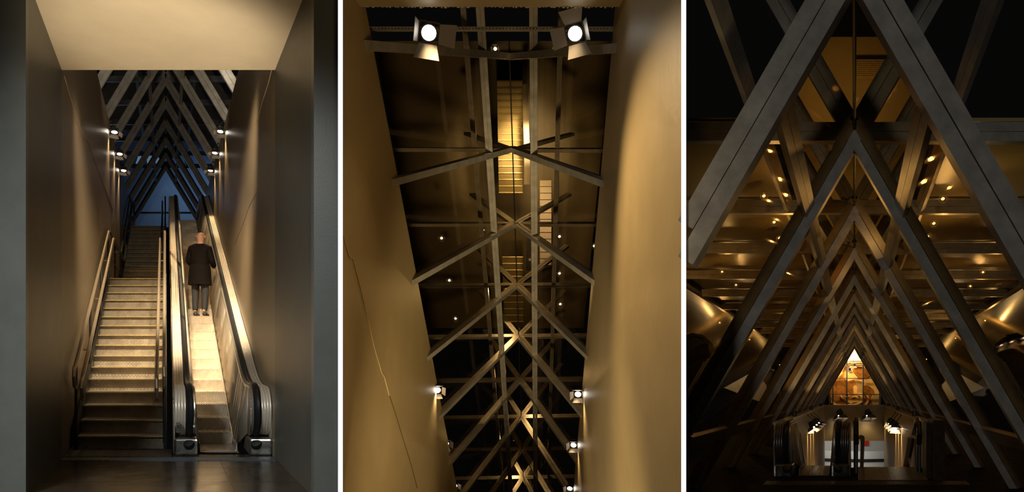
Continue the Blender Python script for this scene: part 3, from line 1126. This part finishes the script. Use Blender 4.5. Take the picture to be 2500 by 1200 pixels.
W3 = .245
P3 = .351 * U
for k in range(13):
    y = YK[k]
    O = H3(0, y, U)
    e = empty('roof_frame', H3(0, y, YF))
    tag(e, '%s A-shaped aluminium frame of the long tunnel, counted from the viewer' % ORD[k], 'roof frame', 'A-frames of the long tunnel')
    m = 'alum_dull' if k < 3 else 'alum'
    for a in (150, -150):
        arm(e, 'rafter', O, EX, EZ, ED3.normalized(), a, .0, 1.738 * U, W3, .15, 'alum', gap=.07, clip=clip3)
    for a in (90, -90):  # rafters as mirrored in the glass, likewise the arms above
        if k > 0:
            arm(e, 'tie_bar', O + ED3 * .05, EX, EZ, ED3.normalized(), a, .0, 1.52 * U, W3 * .9, .12, 'alum', clip=clip3)
    if k < 11:
        for a in (30, -30):
            arm(e, 'brace', O + ED3 * .08, EX, EZ, ED3.normalized(), a, .0, .75 * U, W3, .10, 'alum', clip=clip3)
    if k < 12:
        dd = ED3 * 2.98
        for sg in (-1, 1):
            t = math.radians(150)
            for (aa, bb, ww) in ((sg * .1755 * U, (-.304) * U, .045), (sg * .351 * U, 0, .04), (sg * .696 * U, -1.206 * U, .05)):  # middle entry is the upper purlin's reflection, built as a bar
                p = O + EX * aa + EZ * bb
                if aa < 0 and bb < -U:
                    r = clip3(p, p + dd)
                    if r is None:
                        continue
                    p, p2 = r
                else:
                    p2 = p + dd
                nx = EX * math.cos(math.radians(60)) + EZ * math.sin(math.radians(60)) * -sg * 0
                for s2 in (-1, 1):
                    al = (EX * sg * .5 - EZ * .866)
                    pn = (EX * .866 + EZ * sg * .5)
                    c = al * s2 * ww * 1.05
                    build('purlin', MB().bar(p + c, p2 + c, al * ww, pn * .035), 'alum', e)
            # bronze tinted panes on the joint line of the rafters
            q0 = O
            q1 = O + EX * sg * .869 * U + EZ * (-1.505) * U
            quad = [q0, q1, q1 + dd, q0 + dd]
            if sg < 0:
                r0_ = clip3(q0, q1)
                r1_ = clip3(q0 + dd, q1 + dd)
                quad = [r0_[0], r0_[1], r1_[1], r1_[0]]
            build('pane', MB().slab(quad, EX * sg * .008), 'pane_bronze', e)
        build('ridge_rod', MB().tube([O, O + dd], .016, 6), 'black', e)

# floor and stair well
WX = 1.36
YW0, YW1 = 13.3, 30.0
def fl(a, b, c, d, y0, y1):
    return [H3(a, y0, YF - .12), H3(b, y0, YF - .12), H3(d, y1, YF - .12), H3(c, y1, YF - .12), H3(a, y0, YF), H3(b, y0, YF), H3(d, y1, YF), H3(c, y1, YF)]


mbf = MB().hexa(fl(-1.28, 3.6, -3.46, 4.6, 4.9, YW0)).hexa(fl(-3.46, -WX - .15, -6.5, -WX - .15, YW0, 41)).hexa(fl(WX + .15, 4.6, WX + .15, 6.5, YW0, 41)).hexa(fl(-2, 2, -2, 2, YW1 + .25, 41))
o = build('floor_landing', mbf, 'floor_dark')
struct(o)
o['label'] = 'dark floor of the tunnel landing'
o['category'] = 'floor'
fp = build('floor_plate', MB().box(.06, 1.28, 11.25, YW0, YF, YF + .012, H3), 'mat_brown')
tag(fp, 'ribbed brown metal plate at the head of the stairs in the tunnel', 'floor plate')
for i in range(40):
    x = .07 + i * .0302
    build('rib', MB().box(x, x + .015, 11.28, YW0 - .03, YF + .012, YF + .018, H3), 'steel_worn', fp)
fg = build('floor_grille', MB().box(-1.5, 1.9, 10.75, 11.2, YF, YF + .008, H3), 'mat_brown')
tag(fg, 'ribbed strip across the dark tunnel floor', 'floor strip')
for i in range(48):
    x = -1.48 + i * .07
    build('rib', MB().box(x, x + .03, 10.78, 11.17, YF + .008, YF + .013, H3), 'mat_brown', fg)
PT = -.58
DN = -7.5
wl = wall('wall_well_left', 'gold lit wall of the stairwell, left side of the tunnel', [H3(-WX, 12.2, DN), H3(-WX, YW1, DN), H3(-WX, YW1, PT), H3(-WX, 12.2, PT)], (-.14, 0, 0), 'wall_olive')
wr = wall('wall_well_right', 'gold lit wall of the stairwell, right side of the tunnel', [H3(WX, 12.2, DN), H3(WX, YW1, DN), H3(WX, YW1, PT), H3(WX, 12.2, PT)], (.14, 0, 0), 'wall_olive')
wb = wall('wall_well_back', 'olive wall above the bright opening at the end of the stairwell', [H3(-WX, YW1, -2.16), H3(WX, YW1, -2.16), H3(WX, YW1, PT), H3(-WX, YW1, PT)], (0, .14, 0), 'wall_olive')
build('coping', MB().box(-WX - .16, -WX + .03, 12.2, YW1, PT, PT + .05, H3), 'alum', wl)
build('coping', MB().box(WX - .03, WX + .16, 12.2, YW1, PT, PT + .05, H3), 'alum', wr)
build('coping', MB().box(-WX - .1, WX + .1, YW1 - .03, YW1 + .18, PT, PT + .06, H3), 'alum', wb)
# parapet end block right of the stairs
pb = build('parapet_block', MB().box(1.27, 1.36, 11.6, 12.2, YF, -.52, H3).box(1.36, 1.56, 11.3, 12.2, YF, -.46, H3), 'mat_brown')
tag(pb, 'dark boxed parapet end right of the stair head', 'parapet')
# lower hall seen through the opening
lw = wall('wall_lower_hall', 'white wall of the bright lower hall through the opening', [H3(-2.2, 36, -5.2), H3(2.2, 36, -5.2), H3(2.2, 36, -1.6), H3(-2.2, 36, -1.6)], (0, .1, 0), 'white_paint')
lf = build('floor_lower', MB().box(-2.2, 2.2, 30.2, 36, -5.3, -5.2, H3), 'white_paint')
struct(lf)
lf['label'] = 'pale floor of the lower hall'
lf['category'] = 'floor'
sgn = build('red_sign', MB().box(.50, .80, 35.85, 35.92, -2.85, -2.3, H3), 'red')
tag(sgn, 'red hanging panels in the bright lower hall', 'sign')
build('panel', MB().box(.12, .26, 35.85, 35.92, -2.75, -2.3, H3), 'red', sgn)
bal = empty('balcony_band', H3(.6, 35.0, -4))
tag(bal, 'curved white balcony bands in the lower hall', 'balcony')
for (z0, z1, c_) in ((-3.45, -3.05, 'white_paint'), (-3.62, -3.47, 'lamp_black'), (-4.0, -3.66, 'white_paint'), (-4.75, -4.15, 'white_paint'), (-4.9, -4.78, 'lamp_black')):
    rings = []
    for i in range(13):
        x = -2.1 + i * .35
        y = 34.6 + .12 * (x - .3) ** 2
        rings.append([H3(x, y, z0), H3(x, y + .15, z0), H3(x, y + .15, z1), H3(x, y, z1)])
    build('band', MB().ring_strip(rings), c_, bal, True)
lamp_light('AREA', 'lower_hall_light', H3(0, 33.2, -1.75), 60, (1, .97, .9), aim=H3(0, 34.6, -4.4), size=170, shape=(3.4, 1.2))

# stage lamps in the well
for sg, nm in ((-1, 'left'), (1, 'right')):
    for i, y in enumerate((19.0, 20.3, 21.6)):
        L = H3(sg * (WX - .17), y, -.98)
        stage_lamp(L, L + V((-sg * .35, -.75, -1.25)), .125, 'stage spotlight on the %s stairwell wall of the tunnel, %s from the viewer' % (nm, ORD[i]),
                   'spotlights along the tunnel stairwell', 85, cone=125, blend=.6, doors=((0, 35), (1, 35), (2, 35), (3, 35)), hang=H3(sg * WX, y, -.62), color=(1, .64, .26), light_aim=(-sg * .30 + .13, .6, -1.6))
    L = H3(sg * .64, YW1 - .25, -1.0)
    stage_lamp(L, L + V((0, -.35, -1)), .19, 'spotlight above the bright opening, %s one' % nm, 'spotlights above the opening', 32, cone=110, blend=.5, doors=((0, 35), (1, 35), (2, 30), (3, 30)),
               hang=H3(sg * .64, YW1 - .02, -.72), up=(0, -1, 0))

# rails at the stair head
def rail3(x, label, dx):
    e = empty('stair_rail', H3(x, 12.4, YF))
    tag(e, label, 'handrail', 'rails at the tunnel stair head')
    build('post', MB().tube([H3(x, 12.4, YF), H3(x, 12.4, -.95)], .035, 8), 'black', e, True)
    build('loop', MB().tube([H3(x, 12.4, -.95), H3(x, 12.3, -.75), H3(x, 12.4, -.55), H3(x, 12.6, -.5), H3(x, 12.9, -.55), H3(x, 19, -3.55)], .045, 8), 'rubber', e, True)
    build('rail', MB().tube([H3(x, 12.42, -.85), H3(x + dx * .10, 12.5, -.82), H3(x + dx * .13, 12.9, -.86), H3(x + dx * .13, 13.0, -1.0), H3(x + dx * .13, 19.5, -4.3)], .035, 8), 'tube', e, True)
    for y in (13.2, 14.6, 16.4):
        z = -.6 - (y - 12.9) * .49
        build('baluster', MB().tube([H3(x, y, z), H3(x, y, z - .95)], .02, 6), 'tube', e, True)
    return e


rail3(.03, 'black and steel handrail in the middle of the tunnel stair head', 1)
rail3(1.22, 'black handrail with slanting bars right of the tunnel stair head', -1)
esc3 = escalator(H3, 'dark steel escalator going down into the tunnel stairwell', 12.05, 13.3, 25.0, YF, -.5,
                 [(-1.22, -1.44, 1), (-.30, -.09, -1)], -1.03, -.47, yaw_far=.6, m_deck='deck_dark')
st3 = empty('metal_staircase', H3(.65, 13.3, YF))
tag(st3, 'metal stairs going down into the gold lit stairwell of the tunnel', 'staircase')
t0 = build('tread', MB().box(.06, 1.27, YW0, YW0 + .36, YF - .20, YF - .17, H3), 'plate', st3)
n0 = build('nosing', MB().box(.06, 1.27, YW0 + .33, YW0 + .37, YF - .19, YF - .165, H3), 'yellow', t0)
r0 = build('riser', MB().box(.06, 1.27, YW0, YW0 + .015, YF - .17, YF - .01, H3), 'plate', st3)
d1 = ED3 * .36 + V((0, 0, -.18))
for k in range(1, 20):
    t2 = copy_at(t0, d1 * k)
    copy_at(n0, (0, 0, 0), t2)
    copy_at(r0, d1 * k)

# glazed mural at the far end
mu = empty('glazed_mural', H3(0, 42, -.7))
tag(mu, 'lit glazed relief mural with pale curling bands at the end of the tunnel', 'mural')
ym = 42.0


def M3(px, py, y=ym):
    return PX(px, py, y)


build('backing', MB().slab([M3(2024, 993), M3(2149, 993), M3(2149, 845), M3(2024, 845)], (0, .1, 0)), 'relief_white', mu)


def blob(name, pts, y, m, th=.06):
    mb = MB()
    n = len(pts)
    f = [PX(a, b, y) for a, b in pts]
    g = [p + V((0, th, 0)) for p in f]
    mb.v = f + g
    mb.f = [tuple(range(n)), tuple(range(2 * n - 1, n - 1, -1))] + [(i, (i + 1) % n, n + (i + 1) % n, n + i) for i in range(n)]
    return build(name, mb, m, mu)


def z5(l):       # coordinates read from the enlarged crop
    return [(1990 + a / 6.316, 820 + b / 6.316) for a, b in l]


blob('rock_relief', z5([(235, 1085), (235, 860), (300, 740), (380, 620), (450, 560), (440, 640), (500, 700), (620, 660), (640, 760), (820, 760), (900, 820), (890, 900), (880, 1085)]), ym - .08, 'rock')
blob('rock_relief', z5([(590, 520), (640, 460), (720, 470), (800, 510), (860, 590), (800, 640), (640, 650), (680, 640), (620, 580)]), ym - .09, 'rock')
blob('rock_relief', z5([(430, 560), (470, 440), (520, 430), (545, 540), (600, 545), (560, 560), (480, 520)]), ym - .09, 'rock')
blob('grey_piece', z5([(600, 660), (640, 760), (600, 880), (700, 900), (760, 860), (740, 760), (720, 700)]), ym - .10, 'relief_grey')  # grey relief shape beside the rock
blob('disc', z5([(930 + 60 * math.cos(t / 10 * math.pi), 985 + 100 * math.sin(t / 10 * math.pi)) for t in range(20)]), ym - .11, 'relief_grey')
blob('block', z5([(595, 890), (595, 780), (625, 755), (650, 780), (650, 890)]), ym - .14, 'relief_white')


def ribbon(pts, wds):
    c = [V((*p, 0)) for p in z5(pts)]
    # smooth by sampling a Catmull spline
    out = []
    ws = []
    n = len(c)
    for i in range(n - 1):
        p0, p1, p2, p3 = c[max(i - 1, 0)], c[i], c[i + 1], c[min(i + 2, n - 1)]
        for s in range(6):
            t = s / 6
            out.append(.5 * (2 * p1 + (p2 - p0) * t + (2 * p0 - 5 * p1 + 4 * p2 - p3) * t * t + (3 * p1 - p0 - 3 * p2 + p3) * t ** 3))
            ws.append((wds[i] * (1 - t) + wds[i + 1] * t) / 6.316)
    out.append(c[-1])
    ws.append(wds[-1] / 6.316)
    rings = []
    for i, p in enumerate(out):
        t = (out[min(i + 1, len(out) - 1)] - out[max(i - 1, 0)]).normalized()
        nrm = V((-t.y, t.x, 0))
        a, b = p + nrm * ws[i] / 2, p - nrm * ws[i] / 2
        rings.append([PX(a.x, a.y, ym - .16), PX(b.x, b.y, ym - .16), PX(b.x, b.y, ym - .08), PX(a.x, a.y, ym - .08)])
    build('curling_band', MB().ring_strip(rings), 'relief_white', mu)


ribbon([(240, 920), (260, 1000), (330, 1060), (440, 1070), (560, 1050), (680, 1020), (730, 950), (700, 900), (640, 900)], [14, 40, 36, 30, 34, 44, 70, 50, 20])
ribbon([(395, 910), (440, 960), (500, 985), (560, 1010), (620, 1000), (655, 960), (630, 925), (590, 930), (560, 945)], [20, 40, 50, 60, 60, 50, 30, 20, 12])
ribbon([(790, 895), (820, 960), (790, 1040), (740, 1080)], [14, 30, 34, 20])
ribbon([(440, 900), (470, 935), (520, 920), (510, 880), (480, 890)], [8, 12, 12, 10, 6])
for x in (2033.5, 2067.7, 2107.5):
    build('mullion', MB().bar(PX(x, 992, ym - .3), PX(x, 880 if x > 2040 else 944, ym - .3), (.028, 0, 0), (0, .03, 0)), 'black', mu)
for yv in (881, 891.5, 923, 962):
    build('mullion', MB().bar(PX(2024, yv, ym - .3), PX(2149, yv, ym - .3), (0, 0, .024), (0, .03, 0)), 'black', mu)
for x in (2024.5, 2148.5):
    build('frame_side', MB().bar(PX(x, 994, ym - .3), PX(x, 900, ym - .3), (.04, 0, 0), (0, .06, 0)), 'black', mu)
build('glazing', MB().slab([PX(2024, 992, ym - .25), PX(2149, 992, ym - .25), PX(2149, 881, ym - .25), PX(2024, 881, ym - .25)], (0, .01, 0)), 'pane_bronze', mu)
for i, (x, yv) in enumerate(((2085, 891), (2075, 901))):
    L = PX(x, yv, 40.9)
    stage_lamp(L, L + V((-.3 + .6 * i, 1.0, -1.6)), .11, 'bright lamp before the far mural, %s' % ('upper' if i == 0 else 'lower'), 'lamps before the mural', 90, cone=150, blend=.5, doors=((0, 50), (1, 50)), hang=PX(x, yv - 16, 40.9), color=(1, .74, .42))
lamp_light('AREA', 'mural_light', H3(0, 40.6, 2.55), 190, (1, .76, .44), aim=PX(2086, 940, 42), size=170, shape=(1.4, .4))
# side cheeks by the mural
for x0_, x1_, w_ in ((2149, 2196, 'right'), (1985, 2024, 'left')):
    q = build('wall_end_' + w_, MB().slab([PX(x0_, 993, 42.2), PX(x1_, 993, 42.2), PX(x1_, 840, 42.2), PX(x0_, 840, 42.2)], (0, .1, 0)), 'void_dark')
    struct(q)
    q['label'] = 'dark end wall %s of the mural' % w_
    q['category'] = 'wall'

# stairwell walls and panes reflected in the tunnel glass, built outside it
def mirrored_side(sg, nm):
    y0 = 17.2
    y1 = 41
    # (across, height) of the wall head and of the wall foot
    mb = MB()
    rings = []
    for i in range(13):
        y = y0 + (y1 - y0) * i / 12
        lim = .262 * y + .25
        xa, za_ = 1.54 * U, U
        xb_, zb_ = min(3.3 * U, max(lim, xa + .05)), 0
        zb_ = U - (xb_ - xa) * .5774
        th = V((sg * .08, 0, .12))
        A, B = H3(sg * xa, y, za_), H3(sg * xb_, y, zb_)
        rings.append([A, B, B + th, A + th])
    mb.ring_strip(rings)
    q = build('wall_mirrored_' + nm, mb, 'wall_gold')
    struct(q)
    q['label'] = 'reflected stairwell wall, built sloping outside the glass on the %s of the tunnel' % nm
    q['category'] = 'wall'
    build('edge_bar', MB().bar(H3(sg * 1.53 * U, y0, U - .05), H3(sg * 1.53 * U, y1, U - .05), EX * .05, EZ * .05), 'alum', q)
    # reflected panes as flat panels between the mirrored bars
    c = empty('ceiling_mirrored_' + nm, H3(sg * U, 20, U + .2))
    struct(c)
    c['label'] = 'reflected panes, built as olive panels above the mirrored bars on the %s of the tunnel' % nm
    c['category'] = 'ceiling'
    for k in range(1, 12):
        ya_, yb_ = YK[k] + .06, YK[k + 1] - .04
        p = []
        for y in (ya_, yb_):
            lim = .262 * y + .1 if sg < 0 else 99
            p.append((y, min(1.5 * U, lim)))
        build('panel', MB().hexa([H3(sg * .36 * U, ya_, U + .14), H3(sg * p[0][1], ya_, U + .14), H3(sg * p[1][1], yb_, U + .14), H3(sg * .36 * U, yb_, U + .14),
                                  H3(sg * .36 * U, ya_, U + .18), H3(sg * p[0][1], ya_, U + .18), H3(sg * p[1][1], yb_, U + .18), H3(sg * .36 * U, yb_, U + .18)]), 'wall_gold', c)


mirrored_side(-1, 'left')
mirrored_side(1, 'right')
# reflected lamps, built as tiny glowing lamps by those walls
spots = [(1757, 787, 23.0, 'left wall, lowest before the second frame'), (1830, 828, 27.5, 'left wall, beside the third frame'), (1763, 663, 21.5, 'left ceiling, near the wall head'), (1797, 695, 24.0, 'left ceiling, second bay'),
         (1890, 542, 15.5, 'upper left ceiling'), (1865, 478, 13.0, 'upper left, first bay'), (1903, 581, 17.5, 'upper left, against the rafter'),
         (2302, 485, 13.0, 'upper right, first bay'), (2280, 545, 15.5, 'upper right ceiling'), (2265, 577, 17.5, 'upper right, against the rafter'),
         (2400, 664, 21.5, 'right ceiling, near the wall head'), (2369, 698, 24.0, 'right ceiling, second bay'), (2405, 782, 23.0, 'right wall, lowest before the second frame'), (2333, 825, 27.5, 'right wall, beside the third frame'),
         (1904, 890, 33.0, 'far left wall'), (2262, 876, 33.0, 'far right wall')]
for x, yv, d, w_ in spots:
    # set each one just in front of the surface it hangs on
    L = PX(x, yv, d)
    wall_side = yv > 760
    if wall_side:
        sg = -1 if x < 2086 else 1
        # solve distance where the line of sight meets the gold wall, then come back a little
        lo, hi = 12., 41.
        for _ in range(40):
            mid = (lo + hi) / 2
            lx = abs((x - 2086) / F * mid)
            lz = (960 - yv) / F * mid
            if lz - (U - (lx - 1.54 * U) * .5774) > 0 and lx > 1.3 * U:
                hi = mid
            else:
                lo = mid
        L = PX(x, yv, hi - .5)
    else:
        dd_ = U / ((960 - yv) / F)
        L = PX(x, yv, dd_ - .45)
    aim = L + V(((2086 - x) * .002, .4, -1.2)) if not wall_side else L + V(((2086 - x) * .003, -.6, -1.2))
    stage_lamp(L, L + V((random.uniform(-.5, .5) - L.x * .1, -1.4, -.9)), .036, 'reflected spotlight, built as a tiny amber lamp outside the glass, ' + w_, 'reflected spotlights outside the tunnel glass', 0, lens='glint', simple=True,
               doors=((0, 45), (1, 45), (2, 45), (3, 45)))
    lamp_light('POINT', 'amber_fill', L + V((0, -.45, -.35)), 20 if wall_side else 7, AMBER, radius=.03)  # added to light the reflected walls and panels

# gold glow behind the upper crossing: a reflected stair well, built solid
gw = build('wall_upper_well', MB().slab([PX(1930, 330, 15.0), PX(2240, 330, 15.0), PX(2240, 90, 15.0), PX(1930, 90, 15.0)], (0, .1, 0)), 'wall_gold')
struct(gw)
gw['label'] = 'reflected gold glow, built as a wall high behind the second frame of the tunnel'
gw['category'] = 'wall'
ss = empty('mirrored_flight', PX(2120, 190, 14.8))
tag(ss, 'reflection of yellow edged steps, built high up beyond the tunnel glass', 'staircase')
for i in range(9):
    yv = 148 + i * 5
    build('nosing', MB().bar(PX(2089, yv, 14.7), PX(2160, yv, 14.7), (0, .04, 0), (0, 0, .010)), 'yellow', ss)
lamp_light('SPOT', 'upper_well_fill', PX(2105, 250, 12.2), 150, AMBER, aim=PX(2095, 210, 15), size=80, blend=1.0, radius=.15)  # added to light that reflected wall

# small uplights added on the stairwell coping to edge the ribs with gold
for i, y in enumerate((15.5, 21.5, 27.5)):
    for sg, w_ in ((-1, 'left'), (1, 'right')):
        p = H3(sg * (WX + .06), y, PT + .05)
        u = build('uplight', MB().lathe(p, (0, 0, 1), [(0, .05), (.10, .06), (.12, .045), (.09, .04)], 10), 'lamp_black')
        tag(u, 'small black added uplight on the %s coping of the tunnel stairwell, %s from the viewer' % (w_, ORD[i]), 'lamp', 'added uplights on the stairwell coping')
        lamp_light('SPOT', 'bulb', p + V((0, 0, .14)), 55, AMBER, aim=H3(0, y + .6, U), size=110, blend=.8, radius=.03)

# reflections of the lower hall and the newels, built as panels and railings
for sg, w_ in ((-1, 'left'), (1, 'right')):
    def m(px, py, y):
        return PX(2086 + sg * (2086 - px), py, y)
    pn = build('pale_panel', MB().slab([m(1768, 946, 28), m(1842, 905, 28), m(1872, 940, 28), m(1868, 985, 28), m(1770, 985, 28)][:4], (0, .06, 0)), 'white_paint')
    tag(pn, 'reflection of the lower hall, built as a pale panel behind the tunnel frames on the %s' % w_, 'panel', 'pale reflections outside the tunnel')
    lamp_light('POINT', 'panel_fill', m(1825, 900, 26.8), 16, (1, .82, .55), radius=.03)  # added to light the pale panel
    rl = empty('outer_railing', m(1690, 960, 17))
    tag(rl, 'reflected escalator newel, built as a dark rounded shape outside the glass on the %s of the tunnel' % w_, 'railing', 'reflected newels outside the tunnel glass')
    y = 17.5
    pts = [(1640, 860), (1668, 828), (1690, 818), (1712, 822), (1735, 842), (1742, 862)]
    build('top_rail', MB().tube([m(a, b, y) for a, b in pts], .07, 8), 'rubber', rl, True)
    mb = MB()
    mb.quad(*[m(a, b, y + .05) for a, b in [(1640, 1000), (1640, 865), (1668, 834), (1690, 824), (1712, 828), (1733, 846), (1738, 862), (1700, 930), (1690, 1000)]])
    ob = build('side_panel', mb, 'void_dark', rl)
    ob.modifiers.new('thick', 'SOLIDIFY').thickness = .08
    for k in range(3):
        build('rail', MB().tube([m(1738 - 9 * k, 866 + 8 * k, y - .05), m(1698 - 9 * k, 936 + 8 * k, y - .05), m(1676 - 9 * k, 1000, y - .05)], .018, 6), 'tube', rl, True)

g2 = build('wall_upper_well_deep', MB().slab([PX(1955, 625, 20.5), PX(2217, 625, 20.5), PX(2217, 335, 20.5), PX(1955, 335, 20.5)], (0, .1, 0)), 'wall_gold')  # wall added for the gold glow reflected above the ridge
struct(g2)
g2['label'] = 'reflected gold glow, built as a wall behind the crossings over the ridge'
g2['category'] = 'wall'
lamp_light('SPOT', 'upper_well_fill', PX(2092, 480, 17.4), 110, AMBER, aim=PX(2088, 450, 20.5), size=120, blend=1.0, radius=.05)  # lamp added to make the deeper wall glow
